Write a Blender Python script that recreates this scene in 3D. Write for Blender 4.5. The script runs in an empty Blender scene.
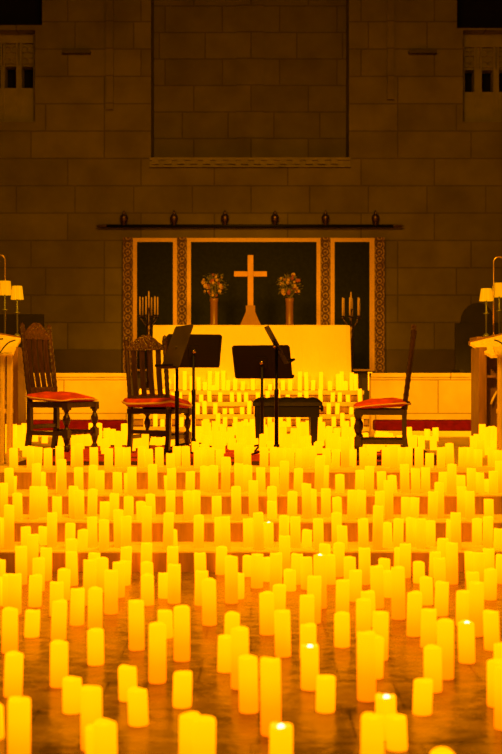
import bpy, bmesh, math, random
from mathutils import Vector, Matrix
random.seed(11)
PI = math.pi
S = bpy.context.scene
COL = S.collection

# ------------------------------------------------------------------ measures of the place
F = 1150.0            # focal length in pixels (502 x 754 frame)
CX, HY = 251.0, 376.0 # principal column, horizon row
EYE = 1.34            # eye height above the nave floor
STEP_Y = [7.845, 8.295, 8.735, 9.185]      # fronts of the four chancel risers
RISE = 0.145
PLAT = 4 * RISE                            # chancel floor
WALL_Y = 18.5

def sc(d): return F / d
def px(x, d): return (x - CX) * d / F
def pz(y, d): return EYE + (HY - y) * d / F

# ------------------------------------------------------------------ object helpers
def setp(o, label=None, cat=None, group=None, kind=None):
    if label: o['label'] = label
    if cat: o['category'] = cat
    if group: o['group'] = group
    if kind: o['kind'] = kind
    return o

def empty(name, loc=(0, 0, 0), rz=0.0):
    o = bpy.data.objects.new(name, None)
    o.empty_display_size = 0.1
    COL.objects.link(o)
    o.location = loc
    o.rotation_euler = (0, 0, rz)
    return o

def copy_tree(o, parent=None):
    c = o.copy()
    COL.objects.link(c)
    if parent is not None:
        c.parent = parent
    for ch in list(o.children):
        copy_tree(ch, c)
    return c

class MB:
    """collects shapes, builds ONE mesh object"""
    def __init__(self):
        self.bm = bmesh.new()
    def _face(self, vs):
        try:
            return self.bm.faces.new(vs)
        except ValueError:
            return None
    def box(self, x0, x1, y0, y1, z0, z1, M=None):
        v = [self.bm.verts.new(p) for p in ((x0,y0,z0),(x1,y0,z0),(x1,y1,z0),(x0,y1,z0),(x0,y0,z1),(x1,y0,z1),(x1,y1,z1),(x0,y1,z1))]
        if M is not None:
            for q in v: q.co = M @ q.co
        for f in ((3,2,1,0),(4,5,6,7),(0,1,5,4),(1,2,6,5),(2,3,7,6),(3,0,4,7)):
            self._face([v[i] for i in f])
        return self
    def hexa(self, pts):
        """eight points: bottom four, top four"""
        v = [self.bm.verts.new(p) for p in pts]
        for f in ((3,2,1,0),(4,5,6,7),(0,1,5,4),(1,2,6,5),(2,3,7,6),(3,0,4,7)):
            self._face([v[i] for i in f])
        return self
    def rings(self, rings, cap=True):
        R = [[self.bm.verts.new(p) for p in r] for r in rings]
        n = len(R[0])
        for a, b in zip(R[:-1], R[1:]):
            for i in range(n):
                self._face([a[i], a[(i+1) % n], b[(i+1) % n], b[i]])
        if cap:
            self._face(list(reversed(R[0])))
            self._face(R[-1])
        return self
    def lathe(self, prof, seg=16, at=(0,0,0), M=None):
        """prof: (radius, z) from the bottom up"""
        rr = []
        for r, z in prof:
            r = max(r, 1e-4)
            ring = [Vector((at[0]+r*math.cos(2*PI*i/seg), at[1]+r*math.sin(2*PI*i/seg), at[2]+z)) for i in range(seg)]
            if M is not None: ring = [M @ p for p in ring]
            rr.append(ring)
        return self.rings(rr)
    def tube(self, pts, rad, seg=8, square=False):
        pts = [Vector(p) for p in pts]
        n = len(pts)
        rad = [rad]*n if not isinstance(rad, (list, tuple)) else rad
        rr = []
        up = None
        for i, p in enumerate(pts):
            t = (pts[min(i+1, n-1)] - pts[max(i-1, 0)]).normalized()
            if up is None:
                up = Vector((0,0,1)) if abs(t.z) < .9 else Vector((0,1,0))
            a = t.cross(up).normalized(); b = a.cross(t).normalized(); up = b
            m = 4 if square else seg
            off = PI/4 if square else 0
            rr.append([p + a*rad[i]*math.cos(2*PI*k/m+off) + b*rad[i]*math.sin(2*PI*k/m+off) for k in range(m)])
        return self.rings(rr)
    def prism(self, outline, y0, y1, M=None):
        """outline in x,z extruded along y"""
        a = [Vector((x, y0, z)) for x, z in outline]; b = [Vector((x, y1, z)) for x, z in outline]
        if M is not None:
            a = [M @ p for p in a]; b = [M @ p for p in b]
        return self.rings([a, b])
    def ball(self, c, r, sub=2, squash=(1,1,1), jitter=0):
        g = bmesh.ops.create_icosphere(self.bm, subdivisions=sub, radius=1.0)
        for v in g['verts']:
            k = 1 + random.uniform(-jitter, jitter)
            v.co = Vector((c[0]+v.co.x*r*squash[0]*k, c[1]+v.co.y*r*squash[1]*k, c[2]+v.co.z*r*squash[2]*k))
        return self
    def build(self, name, mat, parent=None, bevel=0.0, smooth=False, loc=None, rz=0.0, shade_angle=None):
        bmesh.ops.recalc_face_normals(self.bm, faces=self.bm.faces)
        me = bpy.data.meshes.new(name)
        self.bm.to_mesh(me); self.bm.free()
        if mat is not None: me.materials.append(mat)
        if smooth:
            for p in me.polygons: p.use_smooth = True
        o = bpy.data.objects.new(name, me)
        COL.objects.link(o)
        if parent is not None: o.parent = parent
        if loc is not None: o.location = loc
        if rz: o.rotation_euler = (0, 0, rz)
        if bevel:
            m = o.modifiers.new('bevel', 'BEVEL'); m.width = bevel; m.segments = 2; m.limit_method = 'ANGLE'
        return o

# ------------------------------------------------------------------ materials
def new_mat(name):
    m = bpy.data.materials.new(name); m.use_nodes = True
    nt = m.node_tree
    b = nt.nodes['Principled BSDF']
    return m, nt, b
def N(nt, t, **kw):
    n = nt.nodes.new(t)
    for k, v in kw.items():
        if k.startswith('i_'):
            n.inputs[k[2:].replace('_', ' ')].default_value = v
        else:
            setattr(n, k, v)
    return n
def ramp(nt, stops):
    r = nt.nodes.new('ShaderNodeValToRGB')
    e = r.color_ramp.elements
    while len(e) < len(stops): e.new(0.5)
    for k, (p, c) in enumerate(stops):
        e[k].position = p; e[k].color = (c[0], c[1], c[2], 1)
    return r
def plain(name, col, rough=.5, metal=0.0, noise=0.0, scale=8.0, stretch=(1,1,1), bump=0.0, spec=.5, sheen=0.0):
    m, nt, b = new_mat(name)
    b.inputs['Roughness'].default_value = rough
    b.inputs['Metallic'].default_value = metal
    b.inputs['Specular IOR Level'].default_value = spec
    if sheen: b.inputs['Sheen Weight'].default_value = sheen
    if noise or bump:
        tc = N(nt, 'ShaderNodeTexCoord'); mp = N(nt, 'ShaderNodeMapping'); mp.inputs['Scale'].default_value = stretch
        nz = N(nt, 'ShaderNodeTexNoise'); nz.inputs['Scale'].default_value = scale; nz.inputs['Detail'].default_value = 5
        nt.links.new(tc.outputs['Object'], mp.inputs['Vector']); nt.links.new(mp.outputs[0], nz.inputs['Vector'])
        r = ramp(nt, [(.3, [c*(1-noise) for c in col]), (.7, [min(1, c*(1+noise)) for c in col])])
        nt.links.new(nz.outputs['Fac'], r.inputs['Fac']); nt.links.new(r.outputs['Color'], b.inputs['Base Color'])
        if bump:
            bp = N(nt, 'ShaderNodeBump'); bp.inputs['Strength'].default_value = bump; bp.inputs['Distance'].default_value = .02
            nt.links.new(nz.outputs['Fac'], bp.inputs['Height']); nt.links.new(bp.outputs[0], b.inputs['Normal'])
    else:
        b.inputs['Base Color'].default_value = (*col, 1)
    return m

def ashlar(name, c1, c2, mortar, bw, bh, msize=.012):
    m, nt, b = new_mat(name)
    tc = N(nt, 'ShaderNodeTexCoord')
    sp = N(nt, 'ShaderNodeSeparateXYZ'); cb = N(nt, 'ShaderNodeCombineXYZ')
    nt.links.new(tc.outputs['Object'], sp.inputs[0])
    nt.links.new(sp.outputs['X'], cb.inputs['X']); nt.links.new(sp.outputs['Z'], cb.inputs['Y'])
    br = N(nt, 'ShaderNodeTexBrick')
    br.inputs['Color1'].default_value = (*c1, 1); br.inputs['Color2'].default_value = (*c2, 1); br.inputs['Mortar'].default_value = (*mortar, 1)
    br.inputs['Scale'].default_value = 1.0; br.inputs['Mortar Size'].default_value = msize; br.inputs['Mortar Smooth'].default_value = .2
    br.inputs['Brick Width'].default_value = bw; br.inputs['Row Height'].default_value = bh; br.offset = .5; br.squash = .8; br.squash_frequency = 3
    nt.links.new(cb.outputs[0], br.inputs['Vector'])
    nz = N(nt, 'ShaderNodeTexNoise'); nz.inputs['Scale'].default_value = 2.2; nz.inputs['Detail'].default_value = 6
    nt.links.new(tc.outputs['Object'], nz.inputs['Vector'])
    r = ramp(nt, [(.3, (.78, .76, .74)), (.7, (1.1, 1.1, 1.1))]); nt.links.new(nz.outputs['Fac'], r.inputs['Fac'])
    mx = N(nt, 'ShaderNodeMix', data_type='RGBA', blend_type='MULTIPLY'); mx.inputs['Factor'].default_value = 1
    nt.links.new(br.outputs['Color'], mx.inputs['A']); nt.links.new(r.outputs['Color'], mx.inputs['B'])
    nt.links.new(mx.outputs['Result'], b.inputs['Base Color'])
    bp = N(nt, 'ShaderNodeBump'); bp.inputs['Strength'].default_value = .5; bp.inputs['Distance'].default_value = .02; bp.invert = True
    nt.links.new(br.outputs['Fac'], bp.inputs['Height']); nt.links.new(bp.outputs[0], b.inputs['Normal'])
    b.inputs['Roughness'].default_value = .9; b.inputs['Specular IOR Level'].default_value = .2
    return m

def floor_tiles():
    m, nt, b = new_mat('nave_floor_slabs')
    tc = N(nt, 'ShaderNodeTexCoord')
    br = N(nt, 'ShaderNodeTexBrick')
    br.inputs['Color1'].default_value = (.23, .165, .085, 1); br.inputs['Color2'].default_value = (.16, .112, .058, 1); br.inputs['Mortar'].default_value = (.075, .05, .027, 1)
    br.inputs['Scale'].default_value = 1.0; br.inputs['Mortar Size'].default_value = .006
    br.inputs['Brick Width'].default_value = .62; br.inputs['Row Height'].default_value = .42; br.offset = .37
    nt.links.new(tc.outputs['Object'], br.inputs['Vector'])
    nz = N(nt, 'ShaderNodeTexNoise'); nz.inputs['Scale'].default_value = 3.2; nz.inputs['Detail'].default_value = 7; nz.inputs['Distortion'].default_value = 1.2
    nt.links.new(tc.outputs['Object'], nz.inputs['Vector'])
    r = ramp(nt, [(.3, (.5, .45, .42)), (.68, (1.35, 1.3, 1.25))]); nt.links.new(nz.outputs['Fac'], r.inputs['Fac'])
    mx = N(nt, 'ShaderNodeMix', data_type='RGBA', blend_type='MULTIPLY'); mx.inputs['Factor'].default_value = 1
    nt.links.new(br.outputs['Color'], mx.inputs['A']); nt.links.new(r.outputs['Color'], mx.inputs['B'])
    nt.links.new(mx.outputs['Result'], b.inputs['Base Color'])
    rr = N(nt, 'ShaderNodeMapRange'); rr.inputs['To Min'].default_value = .12; rr.inputs['To Max'].default_value = .38
    nt.links.new(nz.outputs['Fac'], rr.inputs['Value']); nt.links.new(rr.outputs[0], b.inputs['Roughness'])
    n2 = N(nt, 'ShaderNodeTexNoise'); n2.inputs['Scale'].default_value = 9; n2.inputs['Detail'].default_value = 3
    nt.links.new(tc.outputs['Object'], n2.inputs['Vector'])
    bp = N(nt, 'ShaderNodeBump'); bp.inputs['Strength'].default_value = .35; bp.inputs['Distance'].default_value = .02
    nt.links.new(n2.outputs['Fac'], bp.inputs['Height']); nt.links.new(bp.outputs[0], b.inputs['Normal'])
    return m

GLOW = (2.6, .68, .004)
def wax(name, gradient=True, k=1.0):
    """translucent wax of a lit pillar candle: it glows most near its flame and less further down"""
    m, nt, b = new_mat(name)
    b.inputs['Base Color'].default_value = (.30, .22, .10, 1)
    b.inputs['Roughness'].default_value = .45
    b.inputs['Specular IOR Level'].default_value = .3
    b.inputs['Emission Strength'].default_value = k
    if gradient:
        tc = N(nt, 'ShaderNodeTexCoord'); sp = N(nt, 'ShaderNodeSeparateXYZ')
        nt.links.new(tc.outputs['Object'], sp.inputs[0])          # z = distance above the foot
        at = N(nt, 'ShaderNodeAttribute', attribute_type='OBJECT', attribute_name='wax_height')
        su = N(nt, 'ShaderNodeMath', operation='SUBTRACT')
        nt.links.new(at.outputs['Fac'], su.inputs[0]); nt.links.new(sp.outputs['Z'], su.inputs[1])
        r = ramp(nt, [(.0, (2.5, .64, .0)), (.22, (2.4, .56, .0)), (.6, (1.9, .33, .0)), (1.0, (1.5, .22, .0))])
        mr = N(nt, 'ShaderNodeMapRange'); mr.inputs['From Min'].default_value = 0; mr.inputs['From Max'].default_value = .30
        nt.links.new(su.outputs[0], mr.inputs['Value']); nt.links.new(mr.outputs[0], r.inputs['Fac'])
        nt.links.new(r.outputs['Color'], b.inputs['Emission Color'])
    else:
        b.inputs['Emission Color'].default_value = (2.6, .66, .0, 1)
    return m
def glow(name, col, k):
    m, nt, b = new_mat(name)
    b.inputs['Base Color'].default_value = (.25, .18, .06, 1)
    b.inputs['Emission Color'].default_value = (*col, 1); b.inputs['Emission Strength'].default_value = k
    return m

def brocade():
    """ornate woven strip: a chain of round medallions"""
    m, nt, b = new_mat('brocade_strip')
    tc = N(nt, 'ShaderNodeTexCoord'); sp = N(nt, 'ShaderNodeSeparateXYZ')
    nt.links.new(tc.outputs['Object'], sp.inputs[0])
    def math_(op, a, bb=None):
        n = N(nt, 'ShaderNodeMath', operation=op)
        for i, v in enumerate((a, bb)):
            if v is None: continue
            if isinstance(v, (int, float)): n.inputs[i].default_value = v
            else: nt.links.new(v, n.inputs[i])
        return n.outputs[0]
    zz = math_('ADD', math_('PINGPONG', sp.outputs['Z'], .115), -.0575)
    rr = math_('SQRT', math_('ADD', math_('MULTIPLY', sp.outputs['X'], sp.outputs['X']), math_('MULTIPLY', zz, zz)))
    wv = math_('SINE', math_('MULTIPLY', rr, 150.0))
    vo = N(nt, 'ShaderNodeTexVoronoi'); vo.inputs['Scale'].default_value = 26
    nt.links.new(tc.outputs['Object'], vo.inputs['Vector'])
    mixv = math_('ADD', math_('MULTIPLY', wv, .32), vo.outputs['Distance'])
    r = ramp(nt, [(.15, (.40, .26, .13)), (.45, (.20, .09, .05)), (.75, (.07, .03, .025))])
    nt.links.new(mixv, r.inputs['Fac']); nt.links.new(r.outputs['Color'], b.inputs['Base Color'])
    b.inputs['Roughness'].default_value = .7
    return m
def rug_mat():
    m, nt, b = new_mat('red_patterned_rug')
    tc = N(nt, 'ShaderNodeTexCoord')
    vo = N(nt, 'ShaderNodeTexVoronoi'); vo.inputs['Scale'].default_value = 5
    nz = N(nt, 'ShaderNodeTexNoise'); nz.inputs['Scale'].default_value = 9
    nt.links.new(tc.outputs['Object'], vo.inputs['Vector']); nt.links.new(tc.outputs['Object'], nz.inputs['Vector'])
    ad = N(nt, 'ShaderNodeMath', operation='MULTIPLY'); nt.links.new(vo.outputs['Distance'], ad.inputs[0]); nt.links.new(nz.outputs['Fac'], ad.inputs[1])
    r = ramp(nt, [(.0, (.75, .45, .25)), (.07, (.6, .08, .04)), (.25, (.5, .05, .03)), (.45, (.12, .03, .03))])
    nt.links.new(ad.outputs[0], r.inputs['Fac']); nt.links.new(r.outputs['Color'], b.inputs['Base Color'])
    b.inputs['Roughness'].default_value = .95; b.inputs['Specular IOR Level'].default_value = .1
    return m

M = {}
M['stone'] = ashlar('sandstone_ashlar', (.212, .178, .118), (.172, .145, .096), (.125, .104, .07), 1.18, .44)
M['niche'] = ashlar('sandstone_niche', (.20, .17, .113), (.166, .14, .093), (.12, .1, .067), .95, .44)
M['trim'] = plain('carved_stone', (.27, .235, .16), .85, noise=.12, scale=6, bump=.2, spec=.2)
M['shadestone'] = plain('painted_shade_stone', (.075, .052, .036), .6, noise=.2, scale=3)
M['step'] = plain('pale_step_stone', (.82, .68, .48), .55, noise=.1, scale=4, stretch=(1, 4, 4), spec=.3)
M['riser'] = plain('brown_riser', (.46, .285, .145), .55, noise=.2, scale=5, stretch=(6, 1, 1), spec=.3)
M['chancel'] = plain('chancel_floor_stone', (.50, .36, .24), .55, noise=.15, scale=3)
M['floor'] = floor_tiles()
M['void'] = plain('dark_recess', (.012, .010, .009), .9, spec=.1)
M['parapet'] = ashlar('pale_panel_stone', (.70, .56, .40), (.66, .52, .37), (.36, .26, .17), 1.6, .43, .008)
M['redcloth'] = plain('crimson_velvet', (.13, .004, .004), .95, noise=.25, scale=14, spec=.1)
M['rug'] = rug_mat(); M['rugedge'] = plain('rug_border', (.07, .03, .03), .95, noise=.4, scale=9, spec=.1)
M['cloth'] = plain('altar_linen', (.86, .74, .50), .8, noise=.03, scale=2, spec=.15)
M['walnut'] = plain('carved_walnut', (.036, .016, .008), .32, noise=.45, scale=14, stretch=(3, 3, .6), bump=.15)
M['walnutcarve'] = plain('deep_carved_walnut', (.06, .026, .013), .35, noise=.6, scale=45, bump=1.0)
M['oak'] = plain('oiled_oak', (.17, .08, .037), .42, noise=.3, scale=7, stretch=(4, 4, .5), bump=.05)
M['paleoak'] = plain('pale_limed_wood', (.78, .60, .34), .5, noise=.15, scale=7, stretch=(5, 5, .5))
M['cushion'] = plain('red_cushion', (.52, .055, .025), .8, noise=.35, scale=11, spec=.2)
M['piping'] = plain('pale_piping', (.75, .52, .28), .7)
M['black'] = plain('black_steel', (.007, .006, .005), .5, noise=.2, scale=30, spec=.22)
M['sheenblack'] = plain('painted_sheen_black_steel', (.06, .045, .028), .28, noise=.2, scale=10)  # black steel lightened: candle sheen on one desk put into the colour
M['steel'] = plain('worn_steel', (.5, .42, .33), .25, metal=1.0)
M['leather'] = plain('black_leather', (.011, .008, .006), .3, noise=.25, scale=20, bump=.1)
M['lacquer'] = plain('black_lacquer', (.007, .005, .004), .3, spec=.3)
M['brass'] = plain('brass', (.72, .50, .20), .3, metal=1.0)
M['darkbrass'] = plain('tarnished_brass', (.16, .10, .05), .42, metal=1.0, noise=.2, scale=12)
M['taper'] = plain('cream_taper_wax', (.62, .42, .22), .5)
M['dossal'] = plain('dark_teal_damask', (.015, .018, .018), .8, noise=.25, scale=18, spec=.15)
M['goldband'] = plain('gold_braid', (.88, .54, .17), .55, noise=.08, scale=40)
M['brocade'] = brocade()
M['crosswood'] = plain('gilded_wood', (.48, .25, .085), .5, noise=.12, scale=9)
M['crossbase'] = plain('dark_gilded_base', (.26, .12, .045), .5, noise=.12, scale=9)
M['vase'] = plain('rose_glazed_pottery', (.20, .09, .07), .35, noise=.1, scale=6)
M['leaf'] = plain('dried_foliage', (.12, .11, .04), .7, noise=.4, scale=20)
M['petal'] = plain('cream_petals', (.45, .28, .13), .7, noise=.2, scale=30)
M['petalred'] = plain('russet_petals', (.26, .07, .035), .7, noise=.2, scale=30)
M['greenbrass'] = plain('green_bronze', (.16, .17, .08), .45, metal=.6)
M['shade'] = glow('lit_parchment_shade', (1.0, .36, .0), .65)
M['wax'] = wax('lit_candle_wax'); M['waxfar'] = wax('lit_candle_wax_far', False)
M['flame'] = glow('white_hot_flame', (1.0, .85, .45), 3.2)
M['darkseat'] = plain('black_oak', (.022, .016, .014), .6, noise=.2, scale=6)

def struct(mb, name, mat, bevel=0.0):
    return setp(mb.build(name, mat, bevel=bevel), kind='structure')

# ------------------------------------------------------------------ the setting
struct(MB().box(-7, 7, -3, STEP_Y[0], -.2, 0), 'floor', M['floor'])
names = ['lowest', 'second', 'third']
for i in range(3):
    o = struct(MB().box(-7, 7, STEP_Y[i], STEP_Y[i+1], -.2, RISE*(i+1)), 'step_%d' % (i+1), M['step'], .008)
    MB().box(-7, 7, STEP_Y[i]-.004, STEP_Y[i]+.02, RISE*i+.002, RISE*(i+1)-.012).build('riser', M['riser'], o)
o = struct(MB().box(-7, 7, STEP_Y[3], STEP_Y[3]+.55, -.2, PLAT), 'step_4', M['step'], .008)
MB().box(-7, 7, STEP_Y[3]-.004, STEP_Y[3]+.02, RISE*3+.002, PLAT-.012).build('riser', M['riser'], o)
struct(MB().box(-7, 7, STEP_Y[3]+.55, WALL_Y+.5, -.2, PLAT), 'floor_chancel', M['chancel'])

W = lambda x: px(x, WALL_Y)
Z = lambda y: pz(y, WALL_Y)
TOP = 8.6
nx0, nx1, nz0 = W(151), W(349), Z(158)
lx1, rx0 = W(42), W(457)
l2, r2 = W(35), W(463)
back = MB()
T0, T1 = WALL_Y, WALL_Y + .7
back.box(-7, 7, T0, T1, PLAT, nz0 - .14 - .6)
back.box(-7, l2, T0, T1, nz0 - .74, Z(122)); back.box(r2, 7, T0, T1, nz0 - .74, Z(122))
back.box(l2, nx0, T0, T1, nz0 - .74, Z(30)); back.box(nx1, r2, T0, T1, nz0 - .74, Z(30))
back.box(nx0, nx1, T0, T1, nz0 - .74, nz0)
back.box(lx1, nx0, T0, T1, Z(30), TOP); back.box(nx1, rx0, T0, T1, Z(30), TOP)
back.box(-7, lx1, T0, T1, Z(30), Z(25)); back.box(rx0, 7, T0, T1, Z(30), Z(28))
struct(back, 'wall_back', M['stone'])
nb = MB().box(nx0, nx1, WALL_Y+.58, WALL_Y+.9, nz0-.1, TOP)
nb.box(W(236), W(264), WALL_Y+.54, WALL_Y+.59, nz0, TOP)
struct(nb, 'wall_niche', M['niche'])
# sill of the tall blank niche, with a row of dentils
tr = MB().box(nx0-.02, nx1+.02, WALL_Y-.05, WALL_Y+.02, Z(160.5), Z(158))
tr.box(nx0-.02, nx1+.02, WALL_Y-.02, WALL_Y+.02, Z(167.5), Z(160.5))
k = 0
x = nx0 + .02
while x < nx1 - .1:
    tr.box(x, x+.11, WALL_Y-.055, WALL_Y, Z(164.6), Z(160.6)); x += .205
tr.box(nx0-.02, nx1+.02, WALL_Y-.045, WALL_Y, Z(167.5), Z(165.8))
struct(tr, 'trim_1', M['trim'])
struct(MB().box(W(106), W(113.5), WALL_Y-.05, WALL_Y+.01, Z(110), TOP), 'trim_2', M['stone'])
struct(MB().box(W(387), W(394), WALL_Y-.05, WALL_Y+.01, Z(100), TOP), 'trim_3', M['stone'])
for q, (a, b_) in enumerate(((63, 91), (408, 436))):
    lb = MB().box(W(a), W(b_), WALL_Y-.10, WALL_Y+.01, Z(54.5), Z(51.5))
    struct(lb, 'trim_%d' % (4+q), M['shadestone'])  # shade under the ledge is painted in as a dark colour
# small arcaded windows at both sides
ZR = lambda y: pz(y, WALL_Y+.22)
def side_window(n, xa, xb, openings, y0, y1, yt, yb, bottom):
    w = MB()
    ya, yb_ = WALL_Y + .22, WALL_Y + .5
    w.box(xa, xb, ya, yb_, Z(bottom)-.12, ZR(y1))                # apron below the lights
    xs = [xa] + [v for o in openings for v in (px(o[0], WALL_Y+.22), px(o[1], WALL_Y+.22))] + [xb]
    for i in range(0, len(xs), 2):
        if xs[i+1] > xs[i]: w.box(xs[i], xs[i+1], ya, yb_, ZR(y1), ZR(y0))
    # pierced tracery above: rings and bars
    w.box(xa, xb, ya, yb_, ZR(yt), ZR(30))
    w.box(xa, xb, ya+.06, yb_, ZR(y0), ZR(yt))
    for o in openings:
        c0, c1 = px(o[0], WALL_Y+.22), px(o[1], WALL_Y+.22)
        for r_ in range(2):
            for c_ in range(2):
                cxx = c0 + (c_+.5)*(c1-c0)/2; cz = ZR(y0) + (r_+.5)*(ZR(yt)-ZR(y0))/2
                rad = min((c1-c0)/4, (ZR(yt)-ZR(y0))/4)
                w.tube([(cxx+rad*math.cos(t*PI/6), ya+.03, cz+rad*math.sin(t*PI/6)) for t in range(13)], .014, 6)
        for v in (c0, c1):
            w.box(v-.012, v+.012, ya-.01, ya+.08, ZR(bottom), ZR(yt))
    o = struct(w, 'window_%d' % n, M['trim'])
    MB().box(xa, xb, yb_+.02, yb_+.06, ZR(bottom), ZR(30)).build('dark_glazing', M['void'], o)
side_window(1, -5.4, l2, [(-30, -14), (-12, 1.5), (4, 17), (21, 34)], 65.5, 88, 43, 65, 122)
side_window(2, r2, 5.4, [(464, 475), (481, 494), (498, 511), (515, 528)], 69, 92, 47, 69, 127)
for n, (a, b_, y) in enumerate(((-7, lx1, 25), (rx0, 7, 28))):
    struct(MB().box(a, b_, WALL_Y+.5, WALL_Y+.6, Z(y), TOP), 'window_%d' % (3+n), M['void'])
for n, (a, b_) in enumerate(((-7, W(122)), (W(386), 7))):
    struct(MB().box(a, b_, WALL_Y-.04, WALL_Y+.01, PLAT, Z(350)), 'trim_%d' % (6+n), M['shadestone'], .005)  # dark band: the parapet's shadow on the wall, put into the colour
struct(MB().box(-7.3, -7, 2, WALL_Y+.7, -.2, TOP), 'wall_left', M['stone'])
struct(MB().box(7, 7.3, 2, WALL_Y+.7, -.2, TOP), 'wall_right', M['stone'])

# low stone parapets closing the sanctuary, with a kneeler in front
PD = 14.75
def parapet(side, xa, xb):
    zt = pz(373, PD)
    o = struct(MB().box(xa, xb, PD, PD+.22, PLAT, zt).box(xa, xb, PD-.02, PD+.24, zt-.05, zt+.0), 'wall_parapet_'+side, M['parapet'])
    yk = PD - .42
    z0, z1 = pz(431, yk), pz(420.5, yk)
    t = empty('kneeler', ((xa+xb)/2, yk+.15, PLAT))
    setp(t, 'long crimson kneeling cushion on a stone plinth before the %s low parapet wall' % side, 'kneeler', 'crimson kneelers')
    h = (xb-xa)/2
    MB().box(-h, h, -.15, .25, 0, z0-PLAT).build('plinth', M['step'], t, .006)
    MB().box(-h+.01, h-.01, -.15, .18, z0-PLAT, z1-PLAT).build('cushion', M['redcloth'], t, .025)
parapet('left', -3.6, px(129, PD))
parapet('right', px(371, PD), 3.6)

# altar steps: heights and fronts
AX0, AX1 = px(131, 15.2), px(370, 15.2)
ASTEP = [(15.03, PLAT+.093), (15.37, PLAT+.245), (15.73, PLAT+.404), (16.08, PLAT+.557)]
for i, (d, h) in enumerate(ASTEP):
    d2 = ASTEP[i+1][0] if i < 3 else WALL_Y
    mb = MB().box(AX0, AX1, d+.05, d2+.03, PLAT, h-.066)
    mb.box(AX0-.01, AX1+.01, d, d2+.03, h-.06, h)
    mb.box(AX0+.01, AX1-.01, d+.045, d2, h-.07, h-.055)
    o = struct(mb, 'step_%d' % (5+i), M['step'], .004)
    MB().box(AX0, AX1, d+.03, d+.06, (ASTEP[i-1][1] if i else PLAT)+.008, h-.072).build('riser', M['riser'], o)  # darker riser colour stands in for shade below the tread overhang
AH = ASTEP[3][1]
for i, (d, h) in enumerate(ASTEP[:3]):        # narrow carpet strip along the back of each tread
    struct(MB().box(AX0, AX1, d+.2, d+.375, h, h+.006), 'trim_%d' % (8+i), M['redcloth'])

# ------------------------------------------------------------------ altar and what stands on it
AD = 16.45
ax0, ax1, az = px(153, AD), px(350, AD), pz(325, AD)
al = empty('altar', ((ax0+ax1)/2, AD+.28, AH))
setp(al, 'wide altar table draped to the ground in pale golden cloth', 'altar')
hw = (ax1-ax0)/2
MB().box(-hw+.02, hw-.02, -.25, .25, 0, az-AH-.02).build('altar_table', M['oak'], al)
cl = MB()
n = 90
for a, zz in ((0, 0),):
    rings = []
    for z_, fl, top in ((0.01, .012, 0), (.3, .008, 0), (.7, .003, 0), (az-AH-.02, 0, 0), (az-AH, -.012, 0)):
        ring = []
        for i in range(n):
            t = i/n*4
            s_, f = int(t), t-int(t)
            c = [(-1,-1),(1,-1),(1,1),(-1,1)]
            p0, p1 = c[s_], c[(s_+1) % 4]
            X = p0[0]+(p1[0]-p0[0])*f; Y = p0[1]+(p1[1]-p0[1])*f
            w_ = 1 + 0
            wob = fl*math.sin(i*1.7)
            ring.append(((hw+wob+fl)*X, (.28+wob+fl)*Y, z_))
        rings.append(ring)
    cl.rings(rings)
cl.build('altar_cloth', M['cloth'], al, smooth=False)

cr = empty('altar_cross', (px(250.5, AD+.4), AD+.4, az))
setp(cr, 'plain gilded cross on a stepped base at the centre of the altar', 'cross')
D0 = AD + .4
u = D0/F
MB().box(-2.9*u, 2.9*u, -.03, .03, 19*u, 71*u).box(-16.5*u, -2.9*u, -.03, .03, 49.5*u, 54.8*u).box(2.9*u, 16.5*u, -.03, .03, 49.5*u, 54.8*u).build('cross', M['crosswood'], cr, .004)
MB().prism([(-10*u, 0), (10*u, 0), (10*u, 2*u), (4.7*u, 14*u), (4.7*u, 20.5*u), (-4.7*u, 20.5*u), (-4.7*u, 14*u), (-10*u, 2*u)], -.08, .08).build('base', M['crossbase'], cr, .004)

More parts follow.
